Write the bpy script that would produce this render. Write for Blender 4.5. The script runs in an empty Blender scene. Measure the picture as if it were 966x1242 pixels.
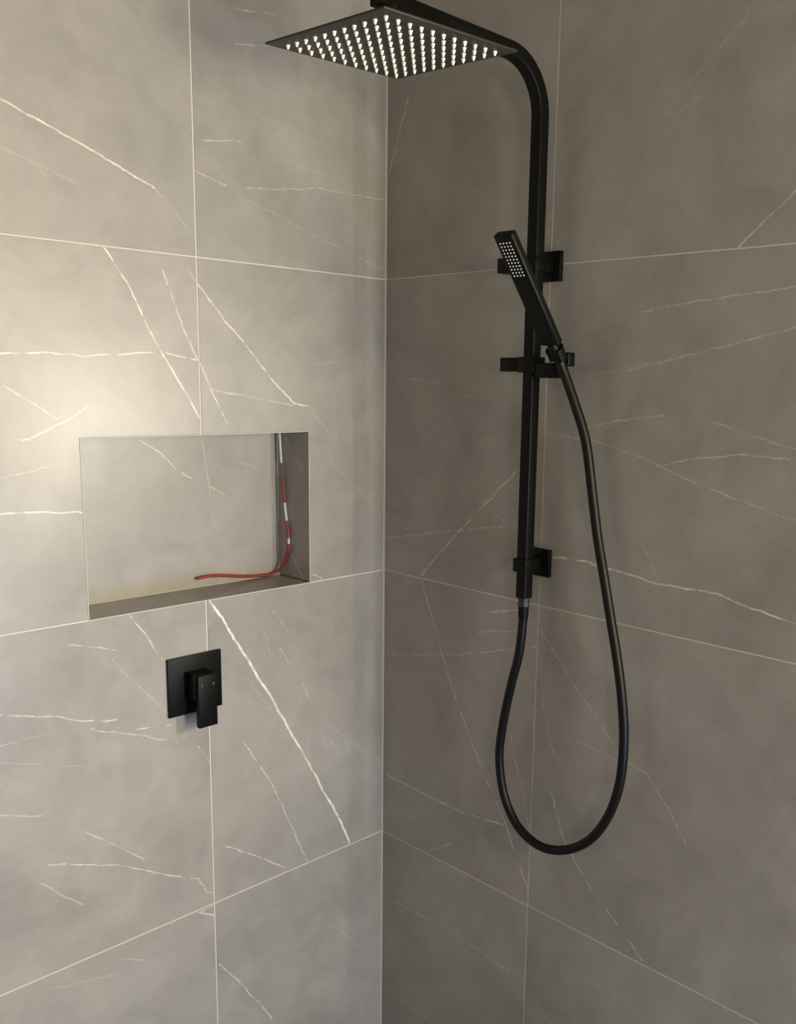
import bpy, bmesh, math, random
from mathutils import Vector, Matrix
random.seed(4)
S = bpy.context.scene
C = S.collection

# ------------------------------------------------------------------ camera
# wall_left is the plane y=0 (x<0), wall_right is the plane x=0 (y<0), z up, metres
CAM = Vector((-1.3172, -1.4758, 1.6029))
YAW, PITCH, ROLL = .7692, -.1809, .0197
FPX, PX, PY = 1141.08, 548.08, 669.45          # focal length and principal point, pixels of 966x1242
fw = Vector((math.cos(YAW)*math.cos(PITCH), math.sin(YAW)*math.cos(PITCH), math.sin(PITCH)))
rt = fw.cross(Vector((0, 0, 1))).normalized(); up = rt.cross(fw)
cr, sr = math.cos(ROLL), math.sin(ROLL)
rt, up = cr*rt + sr*up, -sr*rt + cr*up
cd = bpy.data.cameras.new('camera'); cam = bpy.data.objects.new('camera', cd); C.objects.link(cam)
cam.matrix_world = Matrix(((rt.x, up.x, -fw.x, CAM.x), (rt.y, up.y, -fw.y, CAM.y), (rt.z, up.z, -fw.z, CAM.z), (0, 0, 0, 1)))
cd.sensor_fit = 'VERTICAL'; cd.sensor_height = 36; cd.sensor_width = 28
cd.lens = FPX/1242*36
cd.shift_x = (483-PX)/1242; cd.shift_y = (PY-621)/1242
cd.clip_start = .02
S.camera = cam

# ------------------------------------------------------------------ light
w = bpy.data.worlds.new('world'); S.world = w; w.use_nodes = True
w.node_tree.nodes['Background'].inputs[0].default_value = (.75, .87, 1, 1)
w.node_tree.nodes['Background'].inputs[1].default_value = .3
S.view_settings.view_transform = 'Standard'; S.view_settings.look = 'None'
S.view_settings.gamma = 1; S.view_settings.use_curve_mapping = False
S.view_settings.exposure = -0.1

def area(name, loc, aim, sx, sy, power, col):
    l = bpy.data.lights.new(name, 'AREA'); l.shape = 'RECTANGLE'; l.size = sx; l.size_y = sy
    l.energy = power; l.color = col
    o = bpy.data.objects.new(name, l); C.objects.link(o)
    o.location = loc; o.rotation_euler = Vector(aim).to_track_quat('-Z', 'Y').to_euler()
    return o
area('window_daylight', (.005, -1.36, 1.49), (-1, 0, 0), .26, .26, 44, (1, .92, .75))           # small window in the right wall
area('door_upper_light', (-.42, -2.805, 1.56), (0, 1, 0), .50, .84, 52, (1, .855, .53))          # glazed door: warm upper pane
area('door_lower_light', (-.42, -2.805, .58), (0, 1, 0), .50, .78, 32, (.38, .60, 1))           # and cool lower pane
area('back_window_daylight', (-1.85, -2.805, 1.70), (0, 1, 0), .30, .36, 11, (1, .86, .68))

# ------------------------------------------------------------------ helpers
def ray(x, y):
    return fw + rt*((x-PX)/FPX) - up*((y-PY)/FPX)
def on(q, axis, val):                      # pixel -> point on the plane (axis = val)
    d = ray(*q); return CAM + d*((val-CAM[axis])/d[axis])

def new_bm(): return bmesh.new()
def box(bm, lo, hi, bev=0, seg=2):
    lo = Vector(lo); hi = Vector(hi)
    r = bmesh.ops.create_cube(bm, size=1, matrix=Matrix.Translation((lo+hi)/2) @ Matrix.Diagonal((*(hi-lo), 1)))
    if bev:
        es = list({e for v in r['verts'] for e in v.link_edges})
        bmesh.ops.bevel(bm, geom=es, offset=bev, segments=seg, profile=.5, affect='EDGES')
def obj(name, bm, mat, parent=None, smooth=False):
    bmesh.ops.recalc_face_normals(bm, faces=bm.faces)
    me = bpy.data.meshes.new(name); bm.to_mesh(me); bm.free()
    if mat: me.materials.append(mat)
    if smooth:
        for p in me.polygons: p.use_smooth = True
        me.set_sharp_from_angle(angle=math.radians(40))
    o = bpy.data.objects.new(name, me); C.objects.link(o)
    if parent: attach(o, parent)
    return o
def recenter(o):
    me = o.data; c = sum((v.co for v in me.vertices), Vector())/len(me.vertices)
    me.transform(Matrix.Translation(-c)); o.location = o.location + c
def attach(o, parent):
    o.parent = parent
    m = parent_world(parent)
    o.matrix_parent_inverse = m.inverted()
def parent_world(o):
    m = Matrix.LocRotScale(o.location, o.rotation_euler, o.scale)
    return (parent_world(o.parent) @ o.matrix_parent_inverse @ m) if o.parent else m
def thing(name, label, cat, loc):
    o = bpy.data.objects.new(name, None); C.objects.link(o); o.location = loc
    o.empty_display_size = .05; o['label'] = label; o['category'] = cat
    return o
def struct(o): o['kind'] = 'structure'; return o

def sweep(bm, pts, prof, closed_prof=True, twist_ref=Vector((0, 1, 0))):
    """sweep a closed profile (list of (a,b)) along pts; a along twist_ref, b along tangent x ref"""
    rings = []
    n = len(pts)
    for i, p in enumerate(pts):
        t = (pts[min(i+1, n-1)] - pts[max(i-1, 0)]).normalized()
        a = (twist_ref - t*twist_ref.dot(t))
        a = a.normalized(); b = t.cross(a)
        rings.append([bm.verts.new(p + a*u + b*v) for u, v in prof])
    m = len(prof)
    for i in range(n-1):
        for k in range(m):
            bm.faces.new((rings[i][k], rings[i][(k+1) % m], rings[i+1][(k+1) % m], rings[i+1][k]))
    bm.faces.new(rings[0][::-1]); bm.faces.new(rings[-1])
def circ(r, n=16): return [(r*math.cos(2*math.pi*k/n), r*math.sin(2*math.pi*k/n)) for k in range(n)]
def rrect(a, b, r, s=3):
    out = []
    for cx, cy, st in ((a/2-r, b/2-r, 0), (-a/2+r, b/2-r, 90), (-a/2+r, -b/2+r, 180), (a/2-r, -b/2+r, 270)):
        for k in range(s+1):
            t = math.radians(st + 90*k/s); out.append((cx+r*math.cos(t), cy+r*math.sin(t)))
    return out
def catmull(P, sub=8):
    P = [P[0]*2-P[1]] + list(P) + [P[-1]*2-P[-2]]
    out = []
    for i in range(1, len(P)-2):
        for k in range(sub):
            t = k/sub; a, b, c, d = P[i-1], P[i], P[i+1], P[i+2]
            out.append(.5*((2*b) + (c-a)*t + (2*a-5*b+4*c-d)*t*t + (3*b-a-3*c+d)*t**3))
    out.append(P[-2]); return out
def lathe(bm, base, axis, prof, n=20):
    """prof: list of (distance along axis, radius)"""
    axis = Vector(axis).normalized(); a = axis.orthogonal().normalized(); b = axis.cross(a)
    rings = [[bm.verts.new(Vector(base)+axis*h+(a*math.cos(2*math.pi*k/n)+b*math.sin(2*math.pi*k/n))*r) for k in range(n)] for h, r in prof]
    for i in range(len(rings)-1):
        for k in range(n):
            bm.faces.new((rings[i][k], rings[i][(k+1) % n], rings[i+1][(k+1) % n], rings[i+1][k]))
    bm.faces.new(rings[0][::-1]); bm.faces.new(rings[-1])

# ------------------------------------------------------------------ materials
def mat(name, col, rough=.5, metal=0, spec=.5, bump=0, bscale=400):
    m = bpy.data.materials.new(name); m.use_nodes = True
    nt = m.node_tree; b = nt.nodes['Principled BSDF']
    n = nt.nodes.new('ShaderNodeTexNoise'); n.inputs['Scale'].default_value = bscale; n.inputs['Detail'].default_value = 3
    g = nt.nodes.new('ShaderNodeNewGeometry'); nt.links.new(g.outputs['Position'], n.inputs['Vector'])
    mx = nt.nodes.new('ShaderNodeMix'); mx.data_type = 'RGBA'
    mx.inputs['A'].default_value = (*[c*.88 for c in col], 1); mx.inputs['B'].default_value = (*[min(1, c*1.12) for c in col], 1)
    nt.links.new(n.outputs['Fac'], mx.inputs['Factor']); nt.links.new(mx.outputs['Result'], b.inputs['Base Color'])
    b.inputs['Roughness'].default_value = rough; b.inputs['Metallic'].default_value = metal
    b.inputs['Specular IOR Level'].default_value = spec
    if bump:
        bp = nt.nodes.new('ShaderNodeBump'); bp.inputs['Strength'].default_value = bump; bp.inputs['Distance'].default_value = .0004
        nt.links.new(n.outputs['Fac'], bp.inputs['Height']); nt.links.new(bp.outputs['Normal'], b.inputs['Normal'])
    return m
M_BLACK = mat('matte_black_coating', (.0022, .0026, .0021), .45, 0, .14, .25, 1500)
M_HEAD = mat('dark_grey_spray_face', (.022, .0215, .019), .5, 0, .3, .2, 1500)
M_HOSE = mat('black_hose_skin', (.003, .0034, .0034), .42, 0, .2)
M_NOZ = mat('white_silicone_nozzle', (.82, .80, .70), .5)
M_NOZ2 = mat('pale_nozzle', (.75, .75, .70), .5)
M_STEEL = mat('grey_metal_nut', (.030, .030, .030), .4, .5)
M_DOT = mat('grey_marker', (.028, .031, .031), .5)
M_GROUT = mat('light_grout', (.50, .475, .425), .85, 0, .2, .3, 900)
M_SEAL = mat('beige_sealant', (.40, .38, .345), .7, 0, .2)
M_PLASTER = mat('wall_paint', (.24, .225, .21), .8, 0, .3)
M_SUB = mat('wall_board', (.35, .34, .32), .9)
M_FLOOR = mat('grey_floor_tile', (.16, .155, .15), .5)
M_FRAME = mat('window_frame_white', (.7, .7, .68), .4)
M_RED = mat('red_cable_sheath', (.20, .018, .026), .5)
M_PALE = mat('pale_grey_cable', (.50, .51, .50), .45)
M_DARKC = mat('dark_heatshrink', (.14, .05, .05), .5)

# vein node group: soft wobbling line segment
vg = bpy.data.node_groups.new('vein_segment', 'ShaderNodeTree')
for nm, ty in (('P', 'NodeSocketVector'), ('A', 'NodeSocketVector'), ('BA', 'NodeSocketVector'), ('Inv', 'NodeSocketFloat'), ('Width', 'NodeSocketFloat'), ('Strength', 'NodeSocketFloat'), ('Prev', 'NodeSocketFloat')):
    vg.interface.new_socket(nm, in_out='INPUT', socket_type=ty)
vg.interface.new_socket('Mask', in_out='OUTPUT', socket_type='NodeSocketFloat')
def vm(nt, op, a, b=None):
    n = nt.nodes.new('ShaderNodeVectorMath'); n.operation = op
    for i, s in enumerate((a, b)):
        if s is None: continue
        if isinstance(s, bpy.types.NodeSocket): nt.links.new(s, n.inputs[i])
        else: n.inputs[i].default_value = s
    return n
def fm(nt, op, a, b=None, clamp=False):
    n = nt.nodes.new('ShaderNodeMath'); n.operation = op; n.use_clamp = clamp
    for i, s in enumerate((a, b)):
        if s is None: continue
        if isinstance(s, bpy.types.NodeSocket): nt.links.new(s, n.inputs[i])
        else: n.inputs[i].default_value = s
    return n.outputs[0]
gi = vg.nodes.new('NodeGroupInput'); go = vg.nodes.new('NodeGroupOutput')
pa = vm(vg, 'SUBTRACT', gi.outputs['P'], gi.outputs['A']).outputs['Vector']
tt = fm(vg, 'MULTIPLY', vm(vg, 'DOT_PRODUCT', pa, gi.outputs['BA']).outputs['Value'], gi.outputs['Inv'], True)
sc = vg.nodes.new('ShaderNodeVectorMath'); sc.operation = 'SCALE'; vg.links.new(gi.outputs['BA'], sc.inputs[0]); vg.links.new(tt, sc.inputs['Scale'])
dd = vm(vg, 'LENGTH', vm(vg, 'SUBTRACT', pa, sc.outputs[0]).outputs['Vector']).outputs['Value']
ed = fm(vg, 'SUBTRACT', 1.0, fm(vg, 'DIVIDE', dd, gi.outputs['Width']), True)
ed = fm(vg, 'MINIMUM', fm(vg, 'MULTIPLY', ed, 1.8), 1.0)
ms = fm(vg, 'MULTIPLY', ed, gi.outputs['Strength'])
vg.links.new(fm(vg, 'MAXIMUM', ms, gi.outputs['Prev']), go.inputs['Mask'])

def tile_mat(name, veins, seed):
    """veins: list of (list of world points, width m, strength)"""
    m = bpy.data.materials.new(name); m.use_nodes = True
    nt = m.node_tree; b = nt.nodes['Principled BSDF']; L = nt.links.new
    g = nt.nodes.new('ShaderNodeNewGeometry')
    pos = vm(nt, 'ADD', g.outputs['Position'], (seed*3.7, seed*1.9, seed*2.3)).outputs['Vector']
    def noise(scale, detail=4, rough=.55, dist=0, src=None):
        n = nt.nodes.new('ShaderNodeTexNoise'); L(src or pos, n.inputs['Vector'])
        n.inputs['Scale'].default_value = scale; n.inputs['Detail'].default_value = detail
        n.inputs['Roughness'].default_value = rough; n.inputs['Distortion'].default_value = dist
        return n
    wob = noise(28, 3); wob2 = noise(7, 2)
    wv = vm(nt, 'MULTIPLY_ADD', wob.outputs['Color'], (.009, .009, .009)); wv.inputs[2].default_value = (-.0045, -.0045, -.0045)
    P = vm(nt, 'ADD', g.outputs['Position'], wv.outputs['Vector']).outputs['Vector']
    fine = vm(nt, 'MULTIPLY_ADD', noise(140, 2).outputs['Color'], (.0024, .0024, .0024)); fine.inputs[2].default_value = (-.0012, -.0012, -.0012)
    P = vm(nt, 'ADD', P, fine.outputs['Vector']).outputs['Vector']
    prev = None
    for pts, wd, st in veins:
        for a, c in zip(pts[:-1], pts[1:]):
            n = nt.nodes.new('ShaderNodeGroup'); n.node_tree = vg
            L(P, n.inputs['P']); n.inputs['A'].default_value = a; ba = c-a
            n.inputs['BA'].default_value = ba; n.inputs['Inv'].default_value = 1/max(ba.length_squared, 1e-9)
            n.inputs['Width'].default_value = wd; n.inputs['Strength'].default_value = st
            if prev: L(prev, n.inputs['Prev'])
            prev = n.outputs['Mask']
    # broken, uneven strength along the veins
    brk = nt.nodes.new('ShaderNodeMapRange'); L(noise(45, 2).outputs['Fac'], brk.inputs['Value'])
    brk.inputs['From Min'].default_value = .30; brk.inputs['From Max'].default_value = .56
    brk.inputs['To Min'].default_value = .25; brk.inputs['To Max'].default_value = 1
    # cloudy ground colour
    cl = noise(2.6, 6, .6, .6); cl2 = noise(11, 5, .65, .8); gr = noise(420, 2)
    mix1 = fm(nt, 'ADD', fm(nt, 'MULTIPLY', cl.outputs['Fac'], .62), fm(nt, 'MULTIPLY', cl2.outputs['Fac'], .38))
    ramp = nt.nodes.new('ShaderNodeValToRGB'); L(mix1, ramp.inputs['Fac'])
    e = ramp.color_ramp.elements
    e[0].position = .32; e[0].color = (*TILE_DARK, 1); e[1].position = .68; e[1].color = (*TILE_LIGHT, 1)
    mg = nt.nodes.new('ShaderNodeMix'); mg.data_type = 'RGBA'; mg.blend_type = 'MULTIPLY'; mg.inputs['Factor'].default_value = .16
    L(ramp.outputs['Color'], mg.inputs['A']); L(gr.outputs['Color'], mg.inputs['B'])
    col = mg.outputs['Result']
    # faint hair veins
    hv = noise(5.5, 3, .5, .4)
    hair = fm(nt, 'MULTIPLY', fm(nt, 'SUBTRACT', 1.0, fm(nt, 'MULTIPLY', fm(nt, 'ABSOLUTE', fm(nt, 'SUBTRACT', hv.outputs['Fac'], .5)), 240.0), True),
              fm(nt, 'MULTIPLY', fm(nt, 'SUBTRACT', wob2.outputs['Fac'], .54, True), .35))
    mask = fm(nt, 'MAXIMUM', fm(nt, 'MULTIPLY', prev, brk.outputs['Result']), hair) if prev else hair
    mv = nt.nodes.new('ShaderNodeMix'); mv.data_type = 'RGBA'
    L(mask, mv.inputs['Factor']); L(col, mv.inputs['A']); mv.inputs['B'].default_value = (.72, .69, .62, 1)
    L(mv.outputs['Result'], b.inputs['Base Color'])
    b.inputs['Roughness'].default_value = TILE_ROUGH; b.inputs['Specular IOR Level'].default_value = .45
    bp = nt.nodes.new('ShaderNodeBump'); bp.inputs['Strength'].default_value = .12; bp.inputs['Distance'].default_value = .0006
    L(noise(90, 4).outputs['Fac'], bp.inputs['Height']); L(bp.outputs['Normal'], b.inputs['Normal'])
    return m
TILE_DARK = (.222, .208, .194); TILE_LIGHT = (.358, .338, .318); TILE_ROUGH = .37

# ------------------------------------------------------------------ veins, traced on the photograph (pixels -> wall planes)
B, Md, F, Ff = (.0020, .72), (.0017, .52), (.0016, .32), (.0015, .18)      # bright / medium / faint / very faint
BB = (.0032, .92)
V = {
 'L_top_far': [([(0,120),(55,150),(100,175),(150,205),(187,228)],B), ([(187,228),(210,255),(232,283)],Ff), ([(0,178),(40,196),(100,226)],Ff)],
 'L_top_near': [([(240,170),(265,170),(292,172)],F), ([(285,10),(335,18)],F), ([(285,53),(325,56)],F), ([(236,207),(275,226)],F),
   ([(300,228),(345,229),(385,228),(440,238),(466,242)],F), ([(340,192),(405,218)],Ff), ([(300,242),(380,285),(466,328)],Ff)],
 'L_mid_far': [([(0,429),(60,427),(100,432),(150,429),(195,426),(240,437)],Md), ([(126,299),(155,345),(195,427),(225,475),(245,512)],B),
   ([(198,328),(210,365),(225,405),(240,435)],Md), ([(5,467),(70,508)],F), ([(0,532),(35,533),(80,510),(105,492)],Md),
   ([(0,623),(60,621),(100,622)],Md), ([(0,580),(70,565)],Ff), ([(225,325),(238,342)],F)],
 'L_mid_near': [([(240,343),(270,385),(300,420),(330,460),(357,490),(375,493)],B), ([(375,493),(400,527)],Ff), ([(242,437),(258,475),(275,512)],Md),
   ([(258,473),(300,481),(357,492)],F), ([(370,442),(412,440)],Ff), ([(380,697),(392,703)],Md), ([(400,560),(440,600),(466,628)],Ff)],
 'L_low_far': [([(158,747),(180,775),(202,806)],Md), ([(85,782),(140,788)],F), ([(135,800),(205,866)],Ff), ([(0,868),(70,870),(115,875),(143,873)],Md),
   ([(165,885),(207,879)],Md), ([(110,885),(170,892),(215,900)],F), ([(0,905),(60,888)],Ff), ([(0,925),(100,930)],Ff), ([(0,988),(50,990)],F),
   ([(60,1048),(150,1050),(210,1063),(240,1065),(251,1082),(260,1083)],Md), ([(105,1010),(140,1025),(175,1042)],F), ([(50,1072),(100,1097)],F), ([(240,905),(255,925)],F)],
 'L_low_near': [([(255,730),(270,750),(290,783),(325,840),(360,900),(385,945),(410,990),(424,1022)],BB), ([(296,900),(330,950),(355,1005),(372,1044)],Md),
   ([(274,1027),(310,1037),(345,1052)],Md), ([(318,757),(330,800)],Ff), ([(340,785),(350,805)],F), ([(368,830),(378,855)],F), ([(400,895),(406,906)],F),
   ([(418,898),(424,912)],F), ([(300,820),(318,850),(330,862)],Ff), ([(330,740),(350,765)],Ff), ([(262,735),(252,760)],Ff), ([(380,860),(420,895),(464,925)],Ff)],
 'L_bot_far': [([(240,1107),(250,1103),(260,1099)],Md), ([(243,1107),(260,1110)],B), ([(150,1163),(175,1165)],F), ([(60,1200),(150,1180)],Ff)],
 'L_bot_near': [([(266,1170),(290,1190),(315,1218),(330,1236)],Md), ([(400,1120),(440,1150)],Ff)],
 'R_top_near': [([(503,92),(490,140),(471,215)],Md)],
 'R_top_far': [([(966,232),(935,262),(905,290),(897,299)],Md), ([(800,148),(850,85),(910,15)],Ff), ([(816,150),(818,140),(850,118)],Ff)],
 'R_mid_near': [([(498,460),(535,464)],F), ([(555,475),(575,482)],Ff), ([(640,558),(628,570),(590,610),(550,652),(512,697)],Md), ([(470,652),(545,645),(625,637)],F),
   ([(585,610),(618,638)],Ff), ([(470,600),(490,622)],Ff), ([(560,520),(625,545)],Ff)],
 'R_mid_far': [([(662,523),(690,530),(730,537),(780,555),(830,580),(900,608),(966,632)],F), ([(714,520),(750,510),(805,503)],F), ([(780,378),(850,365),(966,348)],F),
   ([(760,450),(900,415),(966,397)],F), ([(700,457),(790,440)],Ff), ([(865,512),(900,525),(966,545)],F), ([(800,565),(850,555),(900,552),(966,558)],F),
   ([(668,560),(700,620),(715,655)],Ff), ([(780,660),(800,705)],F), ([(655,673),(690,677),(720,684),(800,708),(870,720),(905,735),(966,756)],B), ([(650,632),(660,632)],F)],
 'R_low_near': [([(512,706),(530,770),(550,840),(580,920),(610,990),(641,1080)],Md), ([(590,742),(640,740)],Md), ([(580,766),(635,766)],F), ([(470,794),(560,793),(650,785)],F),
   ([(470,940),(530,970),(560,985),(610,1000)],Md), ([(515,1031),(530,1030),(548,1022)],F), ([(618,890),(632,950),(643,1005)],F)],
 'R_low_far': [([(656,765),(690,820),(730,880),(755,920),(785,940),(810,980),(833,1025)],F), ([(658,845),(668,900),(673,917)],F), ([(668,960),(685,1020),(700,1050),(718,1078)],Md),
   ([(735,1100),(755,1130),(780,1165)],Md), ([(700,900),(760,927)],Ff)],
 'R_bot_near': [([(470,1090),(550,1130),(590,1160),(618,1178)],F), ([(463,1195),(525,1240)],F)],
 'R_bot_far': [([(645,1205),(670,1242)],F), ([(700,1180),(760,1215)],Ff)],
}
def vset(key, axis, val):
    return [([on(q, axis, val) for q in pts], wd, st) for pts, (wd, st) in V.get(key, [])]

# ------------------------------------------------------------------ the room
RX, RY, RZ = -2.3, -2.8, 2.5
JL, JR, ROW, G = -.4312, -.4262, .6, .0026          # vertical joints, course height, joint width
NX0, NX1, NZ0, NZ1, ND = -.6497, -.1975, 1.2010, 1.4985, .104    # niche
TH = .008
T = .15
bm = new_bm()                                        # wall_left: board behind the tiles, with the niche cut out
for lo, hi in (((RX-T, TH, 0), (NX0-.012, T+.02, RZ)), ((NX1+.012, TH, 0), (T, T+.02, RZ)),
               ((NX0-.012, TH, 0), (NX1+.012, T+.02, NZ0-.012)), ((NX0-.012, TH, NZ1+.012), (NX1+.012, T+.02, RZ)),
               ((NX0-.012, ND+TH, NZ0-.012), (NX1+.012, T+.02, NZ1+.012))):
    box(bm, lo, hi)
wall_left = struct(obj('wall_left', bm, M_SUB))
bm = new_bm()                                        # wall_right with its window opening
WY0, WY1, WZ0, WZ1 = -1.52, -1.20, 1.33, 1.65
for lo, hi in (((TH, WY1, 0), (T, TH, RZ)), ((TH, RY-T, 0), (T, WY0, RZ)), ((TH, WY0, 0), (T, WY1, WZ0)), ((TH, WY0, WZ1), (T, WY1, RZ))):
    box(bm, lo, hi)
wall_right = struct(obj('wall_right', bm, M_PLASTER))
bm = new_bm()
BX0, BX1, BZ0, BZ1 = -2.03, -1.67, 1.49, 1.91        # window and glazed door in the back wall
DX0, DX1, DZ1 = -.74, -.10, 2.04
for lo, hi in (((RX-T, RY-T, 0), (BX0, RY, RZ)), ((BX1, RY-T, 0), (DX0, RY, RZ)), ((DX1, RY-T, 0), (TH, RY, RZ)),
               ((BX0, RY-T, 0), (BX1, RY, BZ0)), ((BX0, RY-T, BZ1), (BX1, RY, RZ)), ((DX0, RY-T, DZ1), (DX1, RY, RZ))):
    box(bm, lo, hi)
struct(obj('wall_back', bm, M_PLASTER))
bm = new_bm(); box(bm, (RX-T, RY, 0), (RX, TH, RZ)); struct(obj('wall_side', bm, M_PLASTER))
bm = new_bm(); box(bm, (RX-T, RY-T, -.1), (T, T+.02, 0)); struct(obj('floor', bm, M_FLOOR))
bm = new_bm(); box(bm, (RX-T, RY-T, RZ), (T, T+.02, RZ+.1)); struct(obj('ceiling', bm, M_PLASTER))
bm = new_bm(); f = .03
for lo, hi in (((.02, WY0, WZ0), (.06, WY1, WZ0+f)), ((.02, WY0, WZ1-f), (.06, WY1, WZ1)), ((.02, WY0, WZ0+f), (.06, WY0+f, WZ1-f)), ((.02, WY1-f, WZ0+f), (.06, WY1, WZ1-f))): box(bm, lo, hi)
struct(obj('window_1', bm, M_FRAME))
bm = new_bm()
for lo, hi in (((BX0, RY-.1, BZ0), (BX1, RY-.06, BZ0+f)), ((BX0, RY-.1, BZ1-f), (BX1, RY-.06, BZ1)), ((BX0, RY-.1, BZ0+f), (BX0+f, RY-.06, BZ1-f)), ((BX1-f, RY-.1, BZ0+f), (BX1, RY-.06, BZ1-f))): box(bm, lo, hi)
struct(obj('window_2', bm, M_FRAME))
bm = new_bm()
for lo, hi in (((DX0, RY-.1, 0), (DX0+.05, RY-.06, DZ1)), ((DX1-.05, RY-.1, 0), (DX1, RY-.06, DZ1)), ((DX0+.05, RY-.1, 0), (DX1-.05, RY-.06, .16)),
               ((DX0+.05, RY-.1, .98), (DX1-.05, RY-.06, 1.06)), ((DX0+.05, RY-.1, DZ1-.06), (DX1-.05, RY-.06, DZ1))): box(bm, lo, hi)
struct(obj('door_1', bm, M_FRAME))

M_GLASS = bpy.data.materials.new('window_glass'); M_GLASS.use_nodes = True
gb = M_GLASS.node_tree.nodes['Principled BSDF']; gb.inputs['Transmission Weight'].default_value = 1; gb.inputs['Roughness'].default_value = .25; gb.inputs['Base Color'].default_value = (.85, .92, .95, 1)
for fr, lo, hi in (('window_1', (.038, WY0+f, WZ0+f), (.042, WY1-f, WZ1-f)), ('window_2', (BX0+f, RY-.082, BZ0+f), (BX1-f, RY-.078, BZ1-f)),
                   ('door_1', (DX0+.05, RY-.082, .16), (DX1-.05, RY-.078, .98)), ('door_1', (DX0+.05, RY-.082, 1.06), (DX1-.05, RY-.078, DZ1-.06))):
    bm = new_bm(); box(bm, lo, hi); obj('pane', bm, M_GLASS, bpy.data.objects[fr])

# tiles: polygons in (u,z) extruded from the surface (0) back to TH with a small arris
def prism(bm, poly, plane, depth0, depth1, arris=.0006):
    """poly: list of (u,z); plane 'L' -> (u,d,z), 'R' -> (d,u,z)"""
    def P(u, z, d): return (u, d, z) if plane == 'L' else (d, u, z)
    n = len(poly); area2 = sum(poly[i][0]*poly[(i+1) % n][1]-poly[(i+1) % n][0]*poly[i][1] for i in range(n))
    sg = 1 if area2 > 0 else -1
    inner = []
    for i in range(n):
        a, b_, c = Vector(poly[i-1]), Vector(poly[i]), Vector(poly[(i+1) % n])
        d1 = (b_-a).normalized(); d2 = (c-b_).normalized()
        inner.append(b_ + (Vector((-d1.y, d1.x))+Vector((-d2.y, d2.x)))*sg*arris)
    r0 = [bm.verts.new(P(v.x, v.y, depth0)) for v in inner]
    r1 = [bm.verts.new(P(u, z, depth0+arris*(1 if depth1 > depth0 else -1))) for u, z in poly]
    r2 = [bm.verts.new(P(u, z, depth1)) for u, z in poly]
    bm.faces.new(r0); bm.faces.new(r2[::-1])
    for A_, B_ in ((r0, r1), (r1, r2)):
        for i in range(n): bm.faces.new((A_[i], A_[(i+1) % n], B_[(i+1) % n], B_[i]))
def rect(u0, u1, z0, z1): return [(u0, z0), (u1, z0), (u1, z1), (u0, z1)]
g = G/2
rows = [('bot', 0, ROW), ('low', ROW, 2*ROW), ('mid', 2*ROW, 3*ROW), ('top', 3*ROW, 4*ROW), ('cap', 4*ROW, RZ)]
seed = 1
EG = .0016                                           # light edge line round the niche
for side, axis, wall, j, far in (('L', 1, wall_left, JL, -1.6312), ('R', 0, wall_right, JR, -1.12)):
    cols = [('near', j+g, -.0022), ('far', far+g, j-g)] + ([('end', RX+.001, far-g)] if side == 'L' else [])
    for rn, z0, z1 in rows:
        for cn, u0, u1 in cols:
            poly = rect(u0, u1, z0+g, z1-g)
            if side == 'L' and rn == 'mid':
                if cn == 'near': poly = [(NX1+EG, z0+g), (u1, z0+g), (u1, z1-g), (u0, z1-g), (u0, NZ1+EG), (NX1+EG, NZ1+EG)]
                if cn == 'far': poly = [(u0, z0+g), (NX0-EG, z0+g), (NX0-EG, NZ1+EG), (u1, NZ1+EG), (u1, z1-g), (u0, z1-g)]
            bm = new_bm(); prism(bm, poly, side, 0, TH)
            m = tile_mat('stone_tile_'+side+rn+cn, vset(side+'_'+rn+'_'+cn, axis, 0), seed); seed += 1
            o = obj('tile', bm, m); recenter(o); attach(o, wall)
# grout, recessed 0.8 mm
def strips(name, rects, plane, wall, d=.0009):
    bm = new_bm()
    for u0, u1, z0, z1 in rects:
        a, b_ = ((u0, d, z0), (u1, TH, z1)) if plane == 'L' else ((d, u0, z0), (TH, u1, z1))
        box(bm, a, b_)
    return obj(name, bm, M_GROUT, wall)
rl = []
for k in range(1, 5):
    z = k*ROW
    if k == 2: rl += [(RX, NX0-EG, z-g, z+g), (NX1+EG, 0, z-g, z+g), (NX0-EG, NX1+EG, z-g, NZ0-EG)]
    else: rl.append((RX, 0, z-g, z+g))
for u in (JL, -1.6312):
    for k, (rn, z0, z1) in enumerate(rows):
        rl.append((u-g, u+g, max(z0, NZ1+EG) if (rn == 'mid' and u == JL) else z0+g, z1-g))
strips('grout', rl, 'L', wall_left)
rr = [(-1.12, 0, k*ROW-g, k*ROW+g) for k in range(1, 5)] + [(JR-g, JR+g, z0+g, z1-g) for _, z0, z1 in rows]
strips('grout', rr, 'R', wall_right)
bm = new_bm()                                        # corner sealant bead, a small 45 degree fillet
ends = [[bm.verts.new((x, y, z)) for x, y in ((-.0026, .0010), (-.0021, -.0003), (-.0009, -.0009), (-.0003, -.0021), (.0010, -.0026), (.002, .002))] for z in (0, RZ)]
for i in range(6): bm.faces.new((ends[0][i], ends[0][(i+1) % 6], ends[1][(i+1) % 6], ends[1][i]))
bm.faces.new(ends[0]); bm.faces.new(ends[1][::-1])
obj('corner_sealant', bm, M_SEAL, wall_left)

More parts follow.
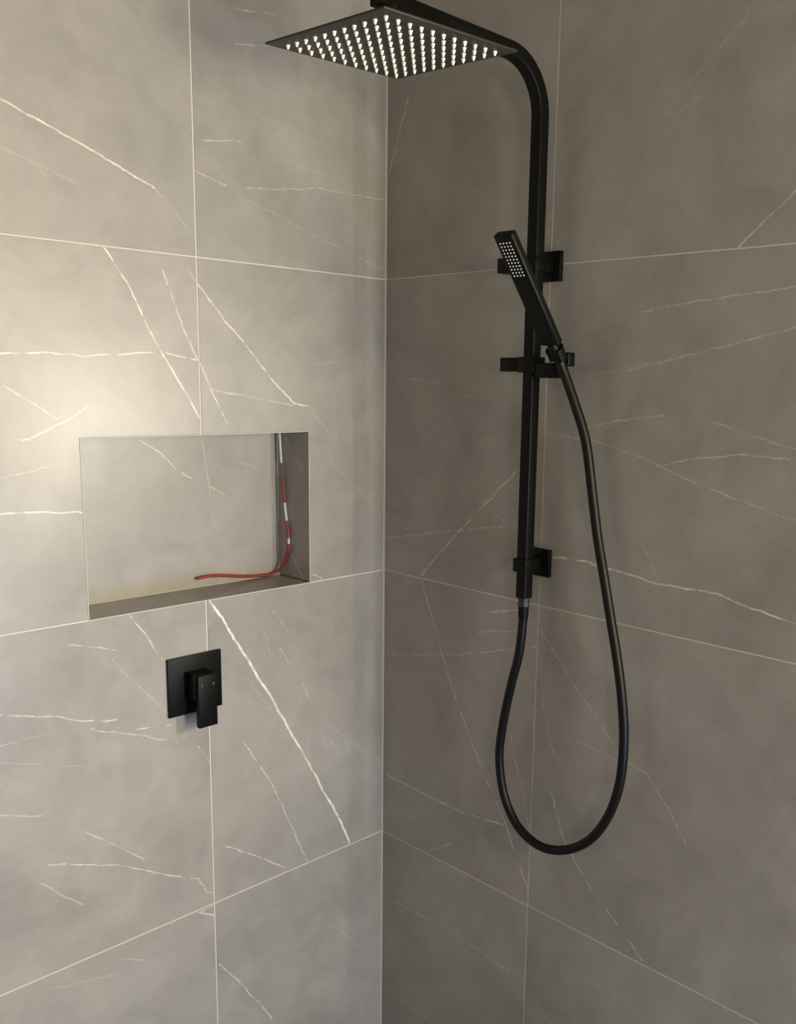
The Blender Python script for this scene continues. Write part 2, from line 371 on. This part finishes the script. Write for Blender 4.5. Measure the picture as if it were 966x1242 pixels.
# niche lining
def niche_tile(lo, hi, veins, sd):
    bm = new_bm(); box(bm, lo, hi, .0004, 1)
    o = obj('tile', bm, tile_mat('niche_tile_%d' % sd, veins, sd)); recenter(o); attach(o, wall_left)
nb = [([on(q, 1, ND) for q in p], w_, s_) for p, (w_, s_) in (([(170,533),(195,550),(215,570),(232,580)],Md), ([(245,535),(250,560),(253,590),(272,600)],F), ([(253,590),(260,640)],Ff), ([(290,560),(315,570)],Ff))]
nr = [([on(q, 0, NX1) for q in p], w_, s_) for p, (w_, s_) in (([(345,528),(356,550),(368,572)],F), ([(354,672),(362,690),(369,703)],Md), ([(345,690),(369,703)],F))]
s_ = .0012
niche_tile((NX0, ND, NZ0), (NX1, ND+TH, NZ1), nb, 41)                              # back
niche_tile((NX0, .0012, NZ0-TH), (NX1, ND-s_, NZ0), [], 42)                        # ledge
niche_tile((NX0, .0012, NZ1), (NX1, ND-s_, NZ1+TH), [], 43)                        # top
niche_tile((NX1, .0012, NZ0+s_), (NX1+TH, ND-s_, NZ1-s_), nr, 44)                  # right cheek
niche_tile((NX0-TH, .0012, NZ0+s_), (NX0, ND-s_, NZ1-s_), [], 45)                  # left cheek
bm = new_bm()
for lo, hi in (((NX0-EG, -.0002, NZ0-EG), (NX1+EG, .0012, NZ0)), ((NX0-EG, -.0002, NZ1), (NX1+EG, .0012, NZ1+EG)),
               ((NX0-EG, -.0002, NZ0), (NX0, .0012, NZ1)), ((NX1, -.0002, NZ0), (NX1+EG, .0012, NZ1))): box(bm, lo, hi)
obj('niche_edge', bm, M_SEAL, wall_left)
bm = new_bm()                                        # sealant in the inner niche corners
box(bm, (NX1-.0025, ND-.0025, NZ0), (NX1, ND, NZ1), .001, 2); box(bm, (NX0, ND-.002, NZ0), (NX1, ND, NZ0+.002))
obj('niche_sealant', bm, mat('clear_grey_sealant', (.36, .36, .33), .75, 0, .2), wall_left)

# ------------------------------------------------------------------ shower column
RYc, RXc, RW = -.4265, -.045, .022
col = thing('rail_shower', 'matte black square rail shower with overhead arm and wide flat square spray head', 'shower', (0, RYc, 1.28))
ZT = 2.1115; RB = .083
pts = [Vector((RXc, RYc, 1.222)), Vector((RXc, RYc, 1.5)), Vector((RXc, RYc, 1.8)), Vector((RXc, RYc, ZT-RB))]
for k in range(1, 15):
    t = math.radians(90*k/14); pts.append(Vector((RXc-RB+RB*math.cos(t), RYc, ZT-RB+RB*math.sin(t))))
pts += [Vector((-.26, RYc, ZT)), Vector((-.403, RYc, ZT))]
bm = new_bm(); sweep(bm, pts, rrect(RW, RW, .0022))
obj('riser_pipe', bm, M_BLACK, col, True)
bm = new_bm()                                        # outlet nut under the riser
lathe(bm, (RXc, RYc, 1.2225), (0, 0, -1), [(0, .0095), (.006, .0095), (.0065, .0105), (.016, .0105), (.018, .008)], 8)
obj('outlet_nut', bm, M_STEEL, col)
for zc, kn in ((1.2816, False), (1.7966, True)):
    bm = new_bm(); box(bm, (-.009, -.4515, zc-.025), (-.0002, -.4015, zc+.025), .001)
    br = obj('wall_bracket', bm, M_BLACK, col, True)
    bm = new_bm(); box(bm, (-.034, -.4365, zc-.010), (-.009, -.4165, zc+.010), .0008); obj('spacer', bm, M_BLACK, br, True)
    bm = new_bm(); box(bm, (-.0605, -.4405, zc-.012), (-.0300, -.4110, zc+.012), .0012); obj('clamp', bm, M_BLACK, br, True)
    if kn:
        bm = new_bm(); box(bm, (-.058, -.4105, zc-.010), (-.032, -.3990, zc+.010), .001); box(bm, (-.059, -.3985, zc-.0115), (-.031, -.3530, zc+.0135), .0016)
        obj('diverter_knob', bm, M_BLACK, br, True)
# slider with its handset holder
bm = new_bm(); box(bm, (-.0600, -.4440, 1.6175), (-.0300, -.4060, 1.6440), .0014)
sl = obj('slider', bm, M_BLACK, col, True)
bm = new_bm(); box(bm, (-.0570, -.4065, 1.6190), (-.0330, -.3640, 1.6430), .0014); obj('slider_knob', bm, M_BLACK, sl, True)
HY = -.503
HB = Vector((-.0880, HY, 1.6635)); HT = Vector((-.2130, HY, 1.8209)); AX = (HT-HB).normalized()
bm = new_bm(); box(bm, (-.0590, -.4850, 1.6090), (-.0310, -.4440, 1.6340), .003, 3); obj('holder_arm', bm, M_BLACK, sl, True)
bm = new_bm(); box(bm, (-.0480, -.5070, 1.6285), (-.0290, -.4855, 1.6515), .003, 3); obj('holder_cap', bm, M_BLACK, sl, True)
# open cradle (a C section round the handset connector, open away from the wall)
hc = HB - AX*.020
bm = new_bm(); NR = 16; rin, rout = .0108, .0155
a_ = Vector((0, 1, 0)); b_ = AX.cross(a_)
if b_.x < 0: b_ = -b_
prof = [(-.011, rin*.9), (-.011, rout*.92), (.011, rout), (.011, rin)]
secs = []
for k in range(NR+1):
    t = math.radians(-35 + 250*k/NR)
    secs.append([bm.verts.new(hc + AX*h + (a_*math.cos(t)+b_*math.sin(t))*r) for h, r in prof])
for k in range(NR):
    for i in range(4): bm.faces.new((secs[k][i], secs[k][(i+1) % 4], secs[k+1][(i+1) % 4], secs[k+1][i]))
bm.faces.new(secs[0][::-1]); bm.faces.new(secs[-1])
obj('holder_cradle', bm, M_BLACK, sl, True)

# overhead rose
HS, HC = .248, Vector((-.3725, -.4262, 2.0535)); TX, TY = .0415, .0481
tn = Vector((-TX, -TY, 1)).normalized(); ax_ = Vector((1, 0, TX)).normalized(); ay_ = tn.cross(ax_)
HM = Matrix(((ax_.x, ay_.x, tn.x, HC.x), (ax_.y, ay_.y, tn.y, HC.y), (ax_.z, ay_.z, tn.z, HC.z), (0, 0, 0, 1)))
bm = new_bm(); box(bm, (-HS/2, -HS/2, 0), (HS/2, HS/2, .0030), .0008); box(bm, (-.05, -.05, .003), (.05, .05, .008), .001)
bm.transform(HM)
head = obj('shower_head', bm, M_HEAD, col, True)
bm = new_bm(); lathe(bm, HC+tn*.007, tn, [(0, .026), (.006, .026), (.008, .015), (.016, .014), (.022, .012), (.045, .012)], 24)
obj('swivel_neck', bm, M_BLACK, head, True)
bm = new_bm()
lathe(bm, (0, 0, .0002), (0, 0, -1), [(0, .0031), (.0010, .0030), (.0052, .0014), (.0057, .0009)], 10)
nz = obj('nozzle', bm, M_NOZ, None, True); nme = nz.data
bpy.data.objects.remove(nz)
pitch = .0203
for i in range(11):
    for k in range(11):
        o = bpy.data.objects.new('nozzle', nme); C.objects.link(o)
        o.matrix_world = HM @ Matrix.Translation(((i-5)*pitch, (k-5)*pitch, 0))
        attach(o, head)

# ------------------------------------------------------------------ hand shower
hs = thing('hand_shower', 'slim rectangular matte black hand shower leaning in the slider holder of the rail shower', 'shower head', HB)
HW, HTk, HL = .0368, .0145, (HT-HB).length
fn = AX.cross(Vector((0, 1, 0))).normalized()
if fn.x > 0: fn = -fn                               # spray face looks out from the wall and down
hm = Matrix(((0, fn.x, AX.x, HB.x), (1, fn.y, AX.y, HB.y), (0, fn.z, AX.z, HB.z), (0, 0, 0, 1)))
bm = new_bm(); box(bm, (-HW/2, -HTk/2, 0), (HW/2, HTk/2, HL), .0032, 3); bm.transform(hm)
body = obj('handset_body', bm, M_BLACK, hs, True)
bm = new_bm()
for i in range(11):
    for k in range(4):
        lathe(bm, ((k-1.5)*.0063, HTk/2-.0002, HL-.0135-i*.0056), (0, 1, 0), [(0, .0012), (.0009, .0011)], 6)
bm.transform(hm)
o = obj('nozzles', bm, M_NOZ2, body); o['kind'] = 'stuff'
bm = new_bm(); lathe(bm, HB+AX*.001, -AX, [(0, .0085), (.006, .0085), (.008, .0098), (.030, .0096), (.034, .0078)], 20)
obj('connector', bm, M_BLACK, hs, True)

# ------------------------------------------------------------------ hose
hose = thing('shower_hose', 'black flexible shower hose hanging in a long loop below the slider and outlet', 'hose', (RXc, -.55, .87))
px = [(698,491),(711,536),(719,600),(725,650),(733,700),(741,750),(749,800),(755,850),(757,900),(752,950),(738,990),(715,1019),(685,1031),(655,1026),(629,1003),(612,965),(606,920),(610,880),(620,832),(630,792),(632,760)]
dp = [.045, .034, .030, .030, .032, .034, .036, .038, .040, .042, .044, .045, .046, .046, .046, .046, .046, .046, .046, .046, .045]
P = [HB-AX*.025, HB-AX*.045]
for q, d in zip(px, dp): P.append(on(q, 0, -d))
P[-1] = Vector((RXc, RYc, 1.185)); P.append(Vector((RXc, RYc, 1.2040)))
bm = new_bm(); sweep(bm, catmull(P, 8), circ(.0083, 16), twist_ref=Vector((1, .2, 0)))
obj('hose_tube', bm, M_HOSE, hose, True)
bm = new_bm(); lathe(bm, (RXc, RYc, 1.2042), (0, 0, -1), [(0, .0096), (.012, .0096), (.022, .0088)], 16)
obj('hose_collar', bm, M_BLACK, hose, True)

# ------------------------------------------------------------------ mixer
mx = thing('shower_mixer', 'matte black square wall mixer with a flat lever, below the niche', 'tap', (-.461, 0, 1.0515))
bm = new_bm(); box(bm, (-.5155, -.006, .9970), (-.4067, -.0003, 1.1056), .0012); obj('cover_plate', bm, M_BLACK, mx, True)
bm = new_bm(); box(bm, (-.4835, -.0385, 1.0310), (-.4405, -.006, 1.0770), .0012); obj('mixer_body', bm, M_BLACK, mx, True)
bm = new_bm(); box(bm, (-.4815, -.0500, .9815), (-.4440, -.0390, 1.0775), .0012); lv = obj('lever', bm, M_BLACK, mx, True)
for x in (-.4745, -.4510):
    bm = new_bm(); lathe(bm, (x, -.0499, 1.0600), (0, -1, 0), [(0, .0026), (.0003, .0024)], 14); obj('temperature_dot', bm, M_DOT, lv)

# ------------------------------------------------------------------ cable in the niche
cb = thing('electrical_cable', 'red electrical cable with pale bands hanging down the niche corner and lying along its ledge', 'cable', (-.23, .08, 1.203))
cp = []
for q, y in (((339,527),.098),((340.5,548),.097),((342,570),.095),((344.5,600),.092),((347,625),.088),((350,650),.082),((349.5,668),.083),((344,685),.088),((333,695),.094),((318,698),.096),((296,699),.097),((270,698),.097),((252,699),.097),((238,702),.097)):
    a_, b_ = on(q, 1, y), on(q, 0, NX1-.005)
    cp.append(a_ if a_.x < NX1-.005 else b_)
cp[0].z = NZ1-.0005
cp = catmull(cp, 8)
for p in cp: p.z = max(p.z, NZ0+.0045); p.x = min(p.x, NX1-.004); p.y = min(p.y, ND-.0045)
N = len(cp)
def frac(a, b): return cp[int(a*(N-1)):int(b*(N-1))+1]
for nm, a, b, m, r in (('cable_core', 0, 1, M_DARKC, .0016), ('pale_sleeve', .0, .13, M_PALE, .0025), ('red_sheath', .175, .26, M_RED, .0027), ('pale_band', .265, .335, M_PALE, .0025),
                       ('red_sheath', .34, .40, M_RED, .0034), ('pale_band', .402, .43, M_PALE, .0024), ('red_sheath', .432, .995, M_RED, .0031)):
    bm = new_bm(); sweep(bm, frac(a, b), circ(r, 10), twist_ref=Vector((.3, 1, .2))); obj(nm, bm, m, cb, True)
